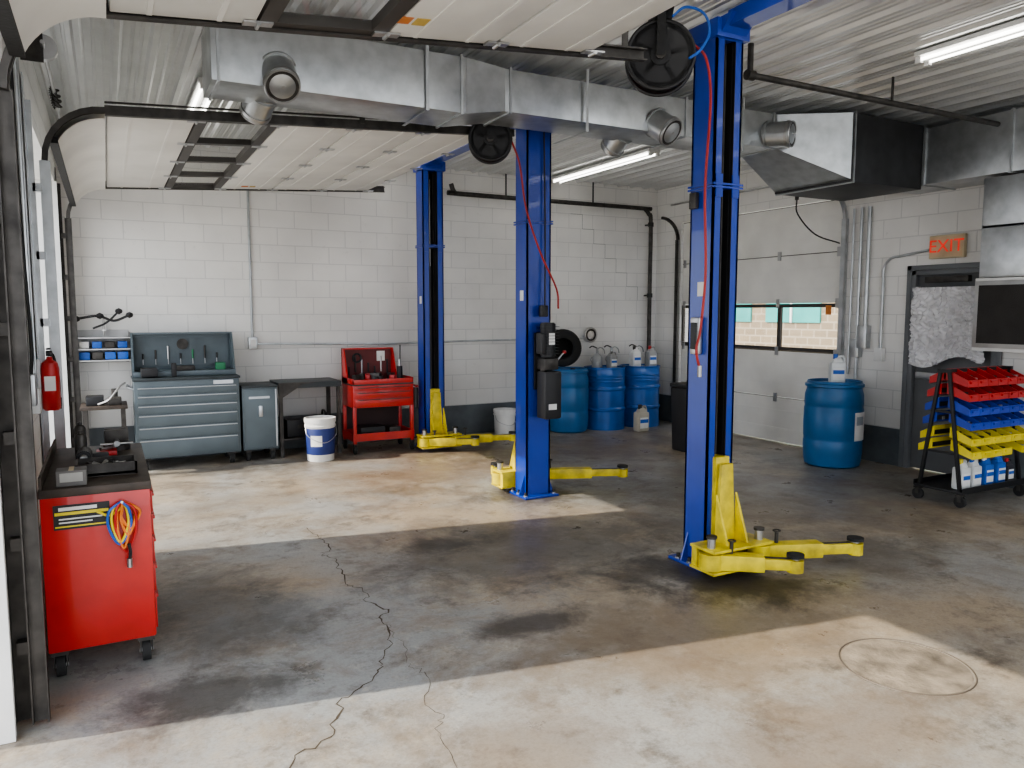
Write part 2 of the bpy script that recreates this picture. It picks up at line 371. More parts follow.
for yy,sd,km in ((GD0-.045,-1,galv),(GD1+.045,1,dsteel)):
    o.bx(XR-.05,XR-.044,yy-.03,yy+.03,.02,2.7,km); o.bx(XR-.05,XR-.008,yy-.003+.03*sd,yy+.003+.03*sd,.02,2.7,km)
    R=.3; arc=[(XR-.03-R+R*math.cos(a),yy,2.7+R*math.sin(a)) for a in [pi/2*i/8 for i in range(9)]]
    o.tube(arc,.025,km,n=4,smooth=0)
o.bx(XR+.0245,XR+.0265,6.12,6.2,1.62,1.73,mat('sticker_orange',(.65,.22,.05),.5))
o.cyl((XR-.12,GD0-.1,3.2),(XR-.12,GD1+.1,3.2),.013,steel,n=10)
o.done()
# ---- exit door
o=B('door_1')
o.bx(XR+.03,XR+.075,ED0+.05,ED1-.05,.012,EH-.05,dgray,bev=.003)
fr=mat('door_frame_gray',(.16,.17,.18),.5,0,.1,3)
for a0,a1 in ((ED0+.001,ED0+.05),(ED1-.05,ED1-.001)): o.bx(XR-.02,XR+.1,a0,a1,.002,EH-.002,fr,bev=.004)
o.bx(XR-.02,XR+.1,ED0+.001,ED1-.001,EH-.05,EH-.002,fr,bev=.004)
for a0,a1 in ((ED0-.05,ED0),(ED1,ED1+.05)): o.bx(XR-.025,XR-.007,a0,a1,.002,EH+.05,fr,bev=.003)
o.bx(XR-.025,XR-.002,ED0-.05,ED1+.05,EH,EH+.05,fr,bev=.003)
o.bx(XR-.005,XR+.03,ED0+.08,ED1-.08,.96,1.03,steel,bev=.008)
o.cyl((XR+.03,ED1-.12,1.15),(XR-.02,ED1-.12,1.15),.025,steel)
for z in (.3,1.05,1.8): o.cyl((XR+.025,ED0+.052,z-.05),(XR+.025,ED0+.052,z+.05),.01,steel,n=10)
o.bx(XR-.03,XR+.03,ED0+.3,ED1-.15,EH-.13,EH-.07,dsteel,bev=.005)
o.done()
# exit sign
o=B('exit_sign',(XR-.035,4.72,2.30)); o.box((0,0,0),(.05,.36,.23),beige,bev=.008); o.box((-.0265,0,0),(.004,.33,.20),mat('exit_face',(.62,.45,.28),.5)); ob=o.done()
text(ob,'lettering','EXIT',(-.03,0,0),(pi/2,0,-pi/2),.175,redl,.002)
# plastic sheet hung over the door
o=B('hanging_plastic_sheet')
def sh(u,v):
    y=5.04-.76*u; z=1.90-(.78-.06*u)*v-(.05*math.sin(u*7))*v*v
    d=.035*mnoise.noise(Vector((u*5,v*2,1)))+.05*abs(mnoise.noise(Vector((u*14+v*4,v*9,4))))+.022*mnoise.noise(Vector((u*22,v*34,4)))
    return (XR-.10+d,y,z)
o.sheet(sh,110,110,mat('crumpled_plastic',(.74,.74,.76),.18,.1,.12,10,coat=.6))
for y in (5.0,4.30): o.box((XR-.05,y,1.90),(.05,.02,.02),steel)
o.done(60)

# ------------------------------------------------------------------ lifts
def column(x,y,d,arms,H=3.42,extra=False,W=.215,Dp=.205):
    o=B('two_post_lift_column',(x,y,0)); t=.014
    f=d
    yb=-f*Dp/2; yf=f*Dp/2; lp=W*.28
    o.bx(-W/2,W/2,yb,yb+f*t,.02,H,blue)
    for sx in (-1,1):
        o.bx(sx*W/2,sx*(W/2-t),yb,yf,.02,H,blue)
        o.bx(sx*W/2,sx*(W/2-lp),yf-f*t,yf,.02,H,blue)
        o.bx(sx*(W/2-lp),sx*(W/2-lp-.004),yf-f*.05,yf,.02,H,black)
    o.bx(-W/2+t,W/2-t,yb+f*t,yb+f*(t+.004),.03,H-.05,black)
    o.bx(-.042,-.036,yf-f*.09,yf-f*.02,.3,H-.1,black); o.bx(.036,.042,yf-f*.09,yf-f*.02,.3,H-.1,black)
    o.cyl((0,yf-f*.12,.1),(0,yf-f*.12,2.2),.032,black,n=16); o.cyl((0,yf-f*.12,2.2),(0,yf-f*.12,H-.2),.018,steel,n=12)
    o.tube([(.03,yf-f*.07,.2),(.03,yf-f*.07,H-.1)],.006,dsteel,n=6,smooth=0)
    o.box((0,-f*.02,.011),(.34,.32,.02),blue,bev=.004)
    for sx in (-1,1):
        for sy in (-.13,.0,.11): o.cyl((sx*.145,sy,.02),(sx*.145,sy,.055),.012,dsteel,n=8); o.cyl((sx*.145,sy,.02),(sx*.145,sy,.03),.02,steel,n=12)
        o.prism([(sx*W/2,.02),(sx*(W/2+.055),.02),(sx*W/2,.2)],1,yb*.6-.006,yb*.6+.006,blue)
    o.box((0,0,2.42),(W+.03,Dp+.03,.012),blue); o.box((0,0,2.44),(W+.03,Dp+.03,.012),blue)
    for sx in (-1,1): o.box((sx*(W/2-.04),yf+f*.004,2.43),(.055,.01,.14),blue)
    o.box((0,0,H-.06),(W+.05,Dp+.06,.11),blue,bev=.006); o.prism([(yf,H-.12),(yf+f*.12,H),(yf,H)],0,-.1,.1,blue)
    o.bx(-W/2-.002,-W/2,-.04,.02,1.75,1.84,paper); 
    yc=yf+f*.03
    o.box((0,yc-f*.05,.38),(.115,.10,.70),yellow,bev=.006)
    o.box((0,yc+f*.03,.36),(.17,.03,.66),yellow,bev=.005,taper=(.55,1))
    o.prism([(yc+f*.04,.18),(yc+f*.16,.18),(yc+f*.04,.5)],0,-.09,-.075,yellow); o.prism([(yc+f*.04,.18),(yc+f*.16,.18),(yc+f*.04,.5)],0,.075,.09,yellow)
    o.box((0,yc+f*.10,.055),(.50,.22,.018),yellow,bev=.004); o.box((0,yc+f*.10,.19),(.50,.22,.018),yellow,bev=.004)
    o.box((0,yc+f*.02,.12),(.48,.05,.13),yellow,bev=.004)
    for (pxx,tip) in arms:
        pv=Vector((pxx,yc+f*.13,.12)); tp=Vector((tip[0],tip[1],.12)); dv=(tp-pv); Ln=dv.length; a=math.atan2(dv.y,dv.x)
        o.cyl((pv.x,pv.y,.035),(pv.x,pv.y,.26),.026,steel,n=16); o.cyl((pv.x,pv.y,.26),(pv.x,pv.y,.275),.034,dsteel,n=16)
        u=dv.normalized()
        o.cyl((pv.x,pv.y,.07),(pv.x,pv.y,.17),.075,yellow,n=24)
        m1=pv+u*Ln*.32; o.box(m1,(Ln*.62,.10,.095),yellow,bev=.006,rot=(0,0,a))
        m2=pv+u*Ln*.74; o.box(m2,(Ln*.5,.072,.065),yellow,bev=.005,rot=(0,0,a)); o.box(m2+Vector((0,0,.034)),(Ln*.4,.03,.004),dsteel,rot=(0,0,a))
        o.cyl(tp+Vector((0,0,-.045)),tp+Vector((0,0,.03)),.05,yellow,n=24); o.cyl(tp+Vector((0,0,.03)),tp+Vector((0,0,.045)),.025,steel,n=16)
        o.cyl(tp+Vector((0,0,.045)),tp+Vector((0,0,.065)),.052,rubber,n=24)
        o.cyl((pv.x+u.x*.12,pv.y+u.y*.12,.17),(pv.x+u.x*.12,pv.y+u.y*.12,.24),.012,dsteel,n=10); o.torus((pv.x+u.x*.12,pv.y+u.y*.12,.25),.022,.005,dsteel,n=16,k=6)
    if extra=='power':
        ys=yb-f*.005; q=.03
        o.box((q,ys-f*.02,1.22),(.18,.02,.5),black)
        o.cyl((q,ys-f*.10,1.26),(q,ys-f*.10,1.56),.068,blackp,n=28,bev=.01)
        for k in range(10): o.box((q,ys-f*.10,1.29+k*.026),(.15,.15,.004),blackp,bev=.001)
        o.box((q,ys-f*.10,1.2),(.14,.14,.1),dsteel,bev=.01); o.box((q-.08,ys-f*.12,1.38),(.05,.1,.18),blackp,bev=.01)
        o.box((q+.01,ys-f*.11,.93),(.17,.16,.42),blackp,bev=.025); o.cyl((q-.05,ys-f*.11,1.14),(q-.05,ys-f*.11,1.18),.025,dsteel)
        o.box((q,ys-f*.192,.83),(.08,.002,.05),paper); o.box((q,ys-f*.172,1.42),(.06,.002,.1),paper)
        o.cyl((q+.09,ys-f*.1,1.22),(q+.17,ys-f*.1,1.3),.008,steel); o.lathe([(0,-.018),(.015,-.01),(.018,0),(.015,.01),(0,.018)],redp,(q+.17,ys-f*.1,1.3),n=12)
        o.box((q-.02,ys-f*.06,1.66),(.07,.05,.1),blackp,bev=.01)
        o.tube([(q,ys-f*.05,1.7),(q+.01,ys-f*.03,2.4),(q,ys-f*.02,3.3)],.007,blackp)
    if extra=='lock':
        o.cyl((W/2+.03,yf-f*.05,.35),(W/2+.03,yf-f*.05,1.75),.011,steel,n=12)
        o.box((-W/2-.02,-.0,1.5),(.04,.085,.24),steel,bev=.02); o.box((-W/2-.043,-.0,1.5),(.015,.05,.17),black,bev=.01)
        o.box((-W/2-.02,.05,2.35),(.03,.06,.1),dsteel,bev=.005)
    return o.done()
PX=3.44; PM=3.36
column(PX,3.73,-1,[(.2,(.82,-.50)),(-.2,(.20,-.56))],extra='lock')
column(PM,5.92,1,[(.2,(.96,-.06)),(-.2,(-.06,.62))],extra='power',W=.24)
column(3.46,8.60,-1,[(.2,(.9,-.42)),(-.2,(.35,-.5))],W=.26)
column(PX,.85,1,[(.2,(.86,.45)),(-.2,(-.6,.5))])
for px,ya,yb in ((PX,.85,3.73),(3.41,5.92,8.60)):
    o=B('lift_overhead_beam'); y0,y1=ya+.15,yb-.15
    o.bx(px-.07,px+.07,y0,y1,3.36,3.372,blue); o.bx(px-.07,px-.058,y0,y1,3.372,3.45,blue); o.bx(px+.058,px+.07,y0,y1,3.372,3.45,blue)
    o.tube([(px+.02,y0,3.39),(px+.02,y1,3.39)],.008,steel,n=6,smooth=0); o.done()

# ------------------------------------------------------------------ ducts
o=B('air_duct')
def duct(x0,x1,y0,y1,z0,z1,m=galv,seams=()):
    o.bx(x0,x1,y0,y1,z0,z1,m,bev=.003)
    for sx in seams:
        o.bx(sx-.008,sx+.008,y0-.012,y1+.012,z0-.012,z1+.012,galv)
DY0,DY1=5.0,5.45
duct(.62,2.30,DY0,DY1,3.04,3.42,seams=(.66,2.26))
vs=[(2.30,DY0,3.04),(2.30,DY1,3.04),(2.30,DY1,3.42),(2.30,DY0,3.42),(2.62,DY0+.03,3.10),(2.62,DY1,3.10),(2.62,DY1,3.40),(2.62,DY0+.03,3.40)]
o.raw(vs,[(0,4,5,1),(1,5,6,2),(2,6,7,3),(3,7,4,0),(0,1,2,3),(4,7,6,5)],galv)
duct(2.62,5.35,DY0+.03,DY1,3.10,3.40,seams=(2.66,4.3,5.3))
vs=[(5.35,DY0+.03,3.10),(5.35,DY1,3.10),(5.35,DY1,3.40),(5.35,DY0+.03,3.40),(5.95,4.72,2.84),(5.95,5.6,2.84),(5.95,5.6,3.42),(5.95,4.72,3.42)]
o.raw(vs,[(0,4,5,1),(1,5,6,2),(2,6,7,3),(3,7,4,0),(0,1,2,3),(4,7,6,5)],galv)
duct(5.95,6.95,4.72,5.6,2.82,3.42,m=galvd,seams=(5.98,))
duct(6.95,XR-.01,2.3,5.1,2.86,3.38)
for yy in (4.7,3.9,3.1): o.bx(6.935,XR-.005,yy-.012,yy+.012,2.848,3.392,galv)
def takeoff(x,y,z,dx,dy,dz,r=.1,L=.2):
    d=Vector((dx,dy,dz)).normalized(); p=Vector((x,y,z)); e=p+d*L
    o.cyl(p,e,r,galv,n=28); o.cyl(p+d*.02,p+d*.035,r+.012,galv,n=28); o.cyl(e-d*.04,e-d*.02,r+.008,steel,n=28)
    q=Vector((0,0,1)).rotation_difference(d).to_euler()
    o.cyl(e-d*.001,e+d*.002,r*.95,dsteel,n=28); o.torus(e,r*.98,.007,steel,rot=tuple(q),n=28,k=6)
    o.lathe([(r*.8,0),(r*.5,.012),(0,.016)],galv,tuple(e),n=28,rot=tuple(q)); o.cyl(e,e+d*.02,.012,steel,n=12)
takeoff(1.02,DY0+.06,3.18,-.05,-1,-.9,r=.105,L=.24); takeoff(1.0,DY1-.03,3.12,-.2,.9,-.6)
takeoff(4.0,DY0+.08,3.2,.3,-1,-.7,r=.11,L=.22); takeoff(3.95,DY1-.03,3.18,0,.9,-.6); takeoff(5.25,DY0+.08,3.22,.5,-1,-.1,r=.11,L=.24)
for xx in (2.0,3.3,4.9): o.bx(xx-.012,xx+.012,DY0-.016,DY0-.014,3.02,ZC-.02,galv); o.bx(xx-.012,xx+.012,DY0-.016,DY1+.02,3.02,3.023,galv)
o.done()
# return air drop with filter grille
o=B('return_air_duct')
RX0,RX1,RY0,RY1=7.0,XR-.001,3.05,4.15
o.bx(RX0,RX1,RY0,RY1,1.96,2.84,galv,bev=.004)
for k in range(2):
    ya,yb=(RY0,(RY0+RY1)/2) if k==0 else ((RY0+RY1)/2,RY1)
    for za,zb in ((1.98,2.4),(2.42,2.83)):
        ym=(ya+yb)/2; zm=(za+zb)/2; e=.02
        o.raw([(RX0-.001,ya+e,za),(RX0-.001,yb-e,za),(RX0-.001,yb-e,zb),(RX0-.001,ya+e,zb),(RX0-.05,ym,zm)],[(0,1,4),(1,2,4),(2,3,4),(3,0,4)],galv)
    o.bx(RX0-.012,RX0,(RY0+RY1)/2-.012,(RY0+RY1)/2+.012,1.96,2.84,galv)
o.bx(RX0,RX1,RY0,RY1,2.395,2.425,galv)
o.bx(RX0-.0,RX1,RY0-.02,RY1+.03,1.30,1.955,white,bev=.005)
o.bx(RX0-.02,RX0,RY0,RY1+.02,1.33,1.93,steel,bev=.004); 
for (ya,yb) in ((RY0+.03,(RY0+RY1)/2-.01),((RY0+RY1)/2+.03,RY1-.02)): o.bx(RX0-.026,RX0-.018,ya,yb,1.37,1.89,filterm)
o.done()

# ------------------------------------------------------------------ fluorescent fixtures
for (x,y0,y1) in ((3.05,6.9,9.15),(5.55,7.0,9.15),(5.23,1.2,3.6),(3.0,1.3,3.5),(.8,6.6,8.9),(6.4,-1.5,.8),(1.0,-1.5,.8)):
    o=B('fluorescent_light'); o.bx(x-.08,x+.08,y0,y1,ZC-.045,ZC-.012,white,bev=.004)
    o.prism([(x-.035,ZC-.045),(x+.035,ZC-.045),(x+.0,ZC-.075)],1,y0+.03,y1-.03,white)
    for s in (-.05,.05):
        o.cyl((x+s,y0+.04,ZC-.065),(x+s,y1-.04,ZC-.065),.012,tube_e,n=10)
        for yy in (y0+.02,y1-.02): o.bx(x+s-.016,x+s+.016,yy-.02,yy+.02,ZC-.09,ZC-.045,white)
    o.done()

# ------------------------------------------------------------------ hose reels
def reel(x,y,z,r,rz,cf=.62):
    o=B('hose_reel',(x,y,z),rz)
    for s in (-1,1):
        yy=s*.065
        o.torus((0,yy,0),r*.97,.012,blackp,rot=(pi/2,0,0),n=48,k=8)
        o.lathe([(r*.97,-.004),(r*.80,-.004),(r*.78,0),(r*.80,.004),(r*.97,.004)],blackp,(0,yy,0),rot=(pi/2,0,0),n=48)
        for k in range(5):
            a=k*2*pi/5+.2; o.box((r*.5*math.cos(a),yy,r*.5*math.sin(a)),(r*.72,.008,.03),blackp,rot=(0,-a,0))
        o.cyl((0,yy-.012,0),(0,yy+.012,0),r*.3,blackp,n=24)
    for k in range(4):
        for j in range(3): o.torus((0,-.042+.028*k,0),r*cf+j*.018,.013,copper if j==2 else blackp,rot=(pi/2,0,0),n=36,k=8)
    o.cyl((0,-.1,0),(0,.1,0),.03,dsteel,n=16); o.cyl((0,-.05,0),(0,.05,0),r*.5,black,n=30)
    tz=min(r+.05,ZC-z-.03)
    o.box((0,.1,tz/2),(.07,.012,tz+.04),black); o.box((0,-.1,tz/2),(.05,.012,tz+.02),black); o.box((0,0,tz),(.14,.24,.012),black)
    if ZC-z-.014>tz+.006: o.bx(-.02,.02,-.02,.02,tz,ZC-z-.012,black)
    return o.done()
reel(2.99,3.74,3.16,.20,-.62,.60); reel(2.80,5.64,3.03,.17,-.45,.55)
h=B('air_hose'); h.tube([(3.13,3.60,3.22),(3.21,3.58,3.14),(3.25,3.58,2.9),(3.24,3.60,2.4),(3.26,3.60,1.9),(3.23,3.60,1.55),(3.20,3.60,1.42),(3.23,3.60,1.30)],.008,copper); h.cyl((3.23,3.60,1.32),(3.23,3.60,1.25),.014,steel,n=10); h.done()
h=B('air_hose'); h.tube([(2.94,5.56,3.05),(3.02,5.55,2.85),(3.10,5.58,2.5),(3.26,5.62,2.15),(3.42,5.62,1.85),(3.44,5.62,1.68)],.008,copper); h.done()
h=B('air_hose'); h.tube([(2.98,3.62,3.36),(3.06,3.60,3.42),(3.18,3.58,3.40),(3.22,3.57,3.30),(3.14,3.55,3.18),(3.06,3.56,3.12)],.008,cable_b); h.done()
h=B('air_hose'); h.tube([(3.6,5.75,3.46),(4.1,5.7,3.44),(4.7,5.75,3.40),(5.3,5.75,3.44),(5.8,5.8,3.45)],.007,cable_b); h.done()

# ------------------------------------------------------------------ pipes
o=B('ceiling_pipe'); o.cyl((4.0,4.02,3.28),(6.93,4.02,3.28),.022,dsteel); o.cyl((4.0,4.02,3.28),(4.0,4.02,ZC-.01),.02,dsteel); o.cyl((3.97,4.02,3.28),(4.03,4.02,3.28),.035,dsteel); o.bx(5.5,5.52,4.015,4.025,3.28,ZC-.02,dsteel); o.done()
o=B('exhaust_air_pipe'); py=YB-.12  # exhaust/air pipe along the back wall, bending down to the floor
o.tube([(4.0,py,3.30),(4.05,py,3.2),(4.2,py,3.18),(7.0,py,3.18),(7.12,py,3.17),(7.2,py,3.10),(7.24,py,2.98),(7.24,py,2.0),(7.24,py,.01)],.03,dsteel,n=12)
for z in (2.95,1.9,.8): o.cyl((7.24,py,z-.03),(7.24,py,z+.03),.042,black,n=16); o.bx(7.22,7.26,py,YB-.001,z-.01,z+.01,black)
for xx in (4.8,6.2): o.bx(xx-.01,xx+.01,py-.005,py+.005,3.18,ZC-.01,black)
o.done()
o=B('electrical_conduit')
o.cyl((1.50,YB-.02,1.35),(1.50,YB-.02,ZC-.02),.014,galv,n=10); o.bx(1.45,1.55,YB-.06,YB-.001,1.22,1.36,galv,bev=.005); o.bx(1.47,1.53,YB-.065,YB-.06,1.25,1.33,white)
o.tube([(1.55,YB-.03,1.28),(3.2,YB-.03,1.25),(4.5,YB-.03,1.27),(6.1,YB-.03,1.27)],.013,galv,smooth=0)
o.done()
o=B('electrical_conduit')
for y,z0,z1,r in ((5.72,.9,3.4,.016),(5.62,1.3,3.45,.02),(5.82,.95,3.4,.012)):
    o.cyl((XR-.03,y,z0),(XR-.03,y,min(z1,2.80)),r,galv,n=12)
o.tube([(XR-.03,5.42,1.25),(XR-.03,5.42,1.9),(XR-.03,5.42,2.12),(XR-.03,5.34,2.22),(XR-.03,5.2,2.24),(XR-.03,4.92,2.28)],.014,galv,n=10,smooth=4)
o.bx(XR-.08,XR-.008,5.66,5.78,1.15,1.35,galv,bev=.006); o.bx(XR-.07,XR-.008,5.37,5.47,1.12,1.26,white,bev=.006); o.bx(XR-.09,XR-.008,5.56,5.68,1.25,1.5,galv,bev=.006)
o.done()
o=B('air_supply_pipe'); 
o.tube([(7.3,5.9,3.12),(6.2,5.9,3.12)],.018,dsteel,smooth=0); o.cyl((6.2,5.9,3.12),(6.2,5.9,ZC-.01),.015,dsteel); o.cyl((6.6,5.9,3.12),(6.6,5.9,2.85),.02,dsteel); o.cyl((6.6,5.9,2.98),(6.6,5.9,2.92),.035,redp,n=12); o.cyl((6.9,5.9,3.16),(6.9,5.9,3.05),.03,redp,n=12)
o.tube([(6.6,5.9,2.85),(6.62,5.9,2.7),(6.9,5.9,2.5),(7.3,5.9,2.42)],.008,black); o.done()

# ------------------------------------------------------------------ red cabinet (left, near)
o=B('red_rolling_tool_cabinet',(-.075,4.42,0))
hx,hy=.22,.58
o.bx(-hx,hx,-hy,hy,.13,.84,red,bev=.012)
o.bx(-hx-.005,hx+.005,-hy-.005,hy+.005,.835,.875,wood,bev=.008)
o.bx(-hx,-hx+.012,-hy,hy,.875,.93,wood)
for z0,z1 in ((.16,.33),(.34,.47),(.48,.60),(.61,.71),(.72,.82)):
    o.bx(hx,hx+.008,-hy+.03,hy-.03,z0,z1,red,bev=.003); o.bx(hx+.008,hx+.016,-hy+.05,hy-.05,z1-.03,z1-.016,red,bev=.003)
for sx in (-1,1):
    for sy in (-1,1):
        x,y=sx*(hx-.045),sy*(hy-.06); o.box((x,y,.12),(.07,.09,.02),dsteel); o.bx(x-.028,x-.022,y-.03,y+.03,.05,.12,dsteel); o.bx(x+.022,x+.028,y-.03,y+.03,.05,.12,dsteel)
        o.cyl((x-.018,y,.052),(x+.018,y,.052),.05,rubber,n=24); o.cyl((x-.03,y,.052),(x+.03,y,.052),.01,steel,n=8)
o.bx(-.17,.05,-hy-.004,-hy,.69,.80,blackp); o.bx(-.165,.045,-hy-.006,-hy-.004,.755,.768,yelp); o.bx(-.165,.045,-hy-.006,-hy-.004,.70,.706,yelp)
for k in range(2): o.bx(-.15,-.02+.04*k,-hy-.006,-hy-.004,.718+.016*k,.724+.016*k,paper)
o.bx(-.15,.0,-hy-.006,-hy-.004,.775,.79,paper)
o.cyl((.10,-hy,.79),(.10,-hy-.06,.80),.006,steel,n=8)
for k,(cm_,dx,ln) in enumerate(((orange,0,.22),(orange,.02,.16),(yelp,-.012,.19),(orange,.03,.13),(redp,.01,.24),(cable_b,-.015,.2))):
    w_=.022+.004*k; o.tube([(.10,-hy-.03-.004*k,.80),(.10+dx+w_,-hy-.03-.004*k,.76),(.10+dx+w_*1.1,-hy-.03,.80-ln*.6),(.10+dx,-hy-.03,.80-ln),(.10+dx-w_,-hy-.03,.80-ln*.6),(.10+dx-w_*.9,-hy-.03-.004*k,.76),(.10,-hy-.035,.80)],.006,cm_,n=6)
o.tube([(.0,-hy-.02,.76),(.05,-hy-.03,.74),(.11,-hy-.03,.78)],.006,yelp,n=6)
o.tube([(.12,-hy-.035,.60),(.125,-hy-.035,.56),(.12,-hy-.035,.52)],.008,blackp,n=6); o.cyl((.12,-hy-.035,.53),(.12,-hy-.035,.49),.012,steel,n=10)
o.done()
def item(name,x,y,z): return B(name,(x,y,z))
Z0=.876
o=item('parts_tray',-.03,4.14,Z0); o.box((0,0,.01),(.26,.2,.02),dsteel,bev=.004)
for s in (-1,1): o.box((s*.125,0,.03),(.01,.2,.06),dsteel); o.box((0,s*.095,.03),(.26,.01,.06),dsteel)
for k in range(14): o.cyl((random.uniform(-.1,.1),random.uniform(-.07,.07),.02),(random.uniform(-.1,.1),random.uniform(-.07,.07),.045),.012,random.choice([steel,dsteel,black]),n=8)
o.done()
o=item('small_parts_box',-.17,3.92,Z0); o.box((0,0,.035),(.12,.10,.07),mat('box_grayw',(.16,.155,.15),.6),bev=.004); o.box((0,-.051,.04),(.09,.002,.04),mat('label_dull',(.4,.4,.38),.6)); o.box((0,0,.071),(.02,.10,.001),beige); o.done()
o=item('bench_vise',.02,4.82,Z0); o.cyl((0,0,0),(0,0,.03),.07,dsteel); o.box((0,0,.06),(.09,.14,.07),black,bev=.015); o.box((0,-.1,.09),(.12,.03,.07),dsteel,bev=.006); o.box((0,-.03,.09),(.12,.03,.07),dsteel,bev=.006); o.cyl((0,-.02,.06),(0,-.2,.06),.015,steel); o.cyl((-.08,-.19,.06),(.08,-.19,.06),.006,steel); o.done()
o=item('impact_wrench',-.13,4.38,Z0); o.cyl((-.0,-.09,.05),(0,.07,.05),.036,blackp,bev=.008); o.cyl((0,-.09,.05),(0,-.14,.05),.018,steel); o.box((.0,.04,.03),(.05,.05,.055),dsteel,bev=.01); o.box((.06,.05,.03),(.1,.045,.045),blackp,bev=.012); o.done()
o=item('spray_can',-.15,4.62,Z0); o.lathe([(.028,0),(.029,.01),(.029,.11),(.022,.125),(.012,.13),(.012,.145),(0,.145)],dsteel,n=20); o.done()
o=item('spray_can',-.16,4.9,Z0); o.lathe([(.028,0),(.029,.01),(.029,.12),(.022,.135),(.012,.14),(.012,.155),(0,.155)],dsteel,n=20); o.done()
o=item('tool_tray',-.08,4.66,Z0); o.box((.05,0,.012),(.1,.1,.024),redp,bev=.004); o.cyl((.02,-.03,.035),(.09,.03,.035),.01,steel,n=8); o.done()
# fire extinguisher
o=B('fire_extinguisher',(XL+.075,5.52,1.04)); o.lathe([(0,0),(.04,.0),(.05,.015),(.05,.26),(.043,.295),(.02,.315),(.015,.335),(0,.335)],redp,n=28)
o.box((0,0,.355),(.035,.04,.035),black,bev=.006); o.box((0,-.035,.385),(.02,.10,.01),black); o.box((0,-.035,.355),(.02,.085,.01),black)
o.tube([(0,.02,.36),(.02,.06,.33),(.04,.065,.2),(.04,.06,.07)],.008,rubber); o.cyl((.04,.06,.07),(.04,.06,.0),.013,rubber,r2=.009)
o.box((0.0,-.0505,.17),(.06,.002,.09),paper); o.bx(-.067,-.05,-.02,.02,.1,.32,steel); o.done()
o=B('power_cable'); o.tube([(XL+.03,3.75,3.2),(XL+.03,3.78,2.6),(XL+.05,3.95,1.9),(XL+.06,4.15,1.55),(XL+.05,4.3,1.75),(XL+.02,4.35,2.4),(XL+.02,4.36,3.2)],.008,white); 
o.tube([(XL+.03,4.7,3.3),(XL+.03,4.72,2.2),(XL+.04,4.78,1.5),(XL+.03,4.8,1.3)],.009,black); o.bx(XL+.007,XL+.05,4.74,4.86,1.15,1.32,galv,bev=.006)
o.done()
o=B('electrical_conduit'); o.cyl((XL+.02,5.05,1.2),(XL+.02,5.05,3.4),.013,galv,n=10); o.cyl((XL+.02,5.2,1.2),(XL+.02,5.2,3.4),.009,galv,n=10); o.bx(XL+.007,XL+.05,5.0,5.1,1.08,1.22,white,bev=.005); o.done()

# ------------------------------------------------------------------ gray tool chest
o=B('gray_tool_cabinet',(.73,8.93,0)); W=1.03; hy=.27
o.bx(-W/2,W/2,-hy,hy,.13,.94,gray,bev=.01)
o.bx(-W/2-.01,W/2+.01,-hy-.015,hy,.94,.965,grayd,bev=.005)
zz=.16
for i,h in enumerate((.18,.13,.13,.10,.10,.09)):
    o.bx(-W/2+.03,W/2-.03,-hy-.014,-hy,zz,zz+h-.012,gray,bev=.004)
    o.bx(-W/2+.035,W/2-.035,-hy-.026,-hy-.014,zz+h-.03,zz+h-.02,silver,bev=.003); zz+=h
for sx in (-1,1):
    for sy in (-1,1):
        x,y=sx*(W/2-.09),sy*(hy-.08); o.box((x,y,.12),(.09,.09,.02),dsteel); 
        for q in (-.026,.026): o.box((x+q,y,.09),(.006,.07,.07),dsteel)
        o.cyl((x-.02,y,.06),(x+.02,y,.06),.058,rubber,n=24); o.cyl((x-.024,y,.06),(x+.024,y,.06),.03,steel,n=16)
o.bx(-W/2,W/2,-.05,hy,.965,1.02,gray,bev=.004)
o.bx(-W/2,W/2,hy-.05,hy-.02,1.0,1.43,gray,bev=.004)
for a,b_ in ((-W/2,-W/2+.02),(W/2-.02,W/2)): o.prism([(-.05,.965),(hy-.02,.965),(hy-.02,1.43),(hy-.13,1.43),(-.03,1.02)],0,a,b_,gray)
o.bx(-W/2,W/2,hy-.13,hy-.02,1.41,1.43,gray,bev=.003)
o.bx(-W/2+.04,W/2-.04,hy-.056,hy-.05,1.06,1.38,mat('hutch_inner',(.085,.11,.125),.5))
for k in range(7): 
    x=-.40+k*.125; o.cyl((x,hy-.07,1.14),(x,hy-.07,1.14+.06+.04*(k%3)),.009,[blackp,dsteel,steel,blackp,mat('green_handle',(.03,.2,.09),.5),dsteel,blackp][k],n=8); o.cyl((x,hy-.07,1.14),(x,hy-.07,1.08),.004,steel,n=6)
o.box((-.36,-.1,1.02),(.16,.2,.09),blackp,bev=.01); o.box((0,.05,1.045),(.2,.14,.05),dsteel,bev=.01); o.box((.36,.0,1.06),(.1,.1,.08),mat('green_handle',(.03,.2,.09),.5),bev=.01)
o.box((-.12,-.13,1.04),(.05,.05,.15),blackp,bev=.01); o.cyl((.0,hy-.07,1.3),(.0,hy-.062,1.3),.06,dsteel,n=24)
o.tube([(-W/2-.002,-.16,.85),(-W/2-.05,-.16,.87),(-W/2-.05,.16,.87),(-W/2-.002,.16,.85)],.012,silver,smooth=0)
o.bx(.25,.45,-hy-.018,-hy-.013,.885,.925,silver)
o.done()
o=B('gray_side_locker',(1.46,8.94,0)); W=.38; hy=.26
o.bx(-W/2,W/2,-hy,hy,.13,.82,gray,bev=.01); o.bx(-W/2+.02,W/2-.02,-hy-.014,-hy,.15,.80,gray,bev=.005)
o.bx(-W/2-.0,W/2+.0,-hy-.01,hy,.82,.84,grayd,bev=.004); o.bx(-.02,.02,-hy-.03,-hy-.014,.5,.62,silver,bev=.004); o.bx(W/2-.03,W/2-.015,-hy-.02,-hy-.013,.16,.8,silver)
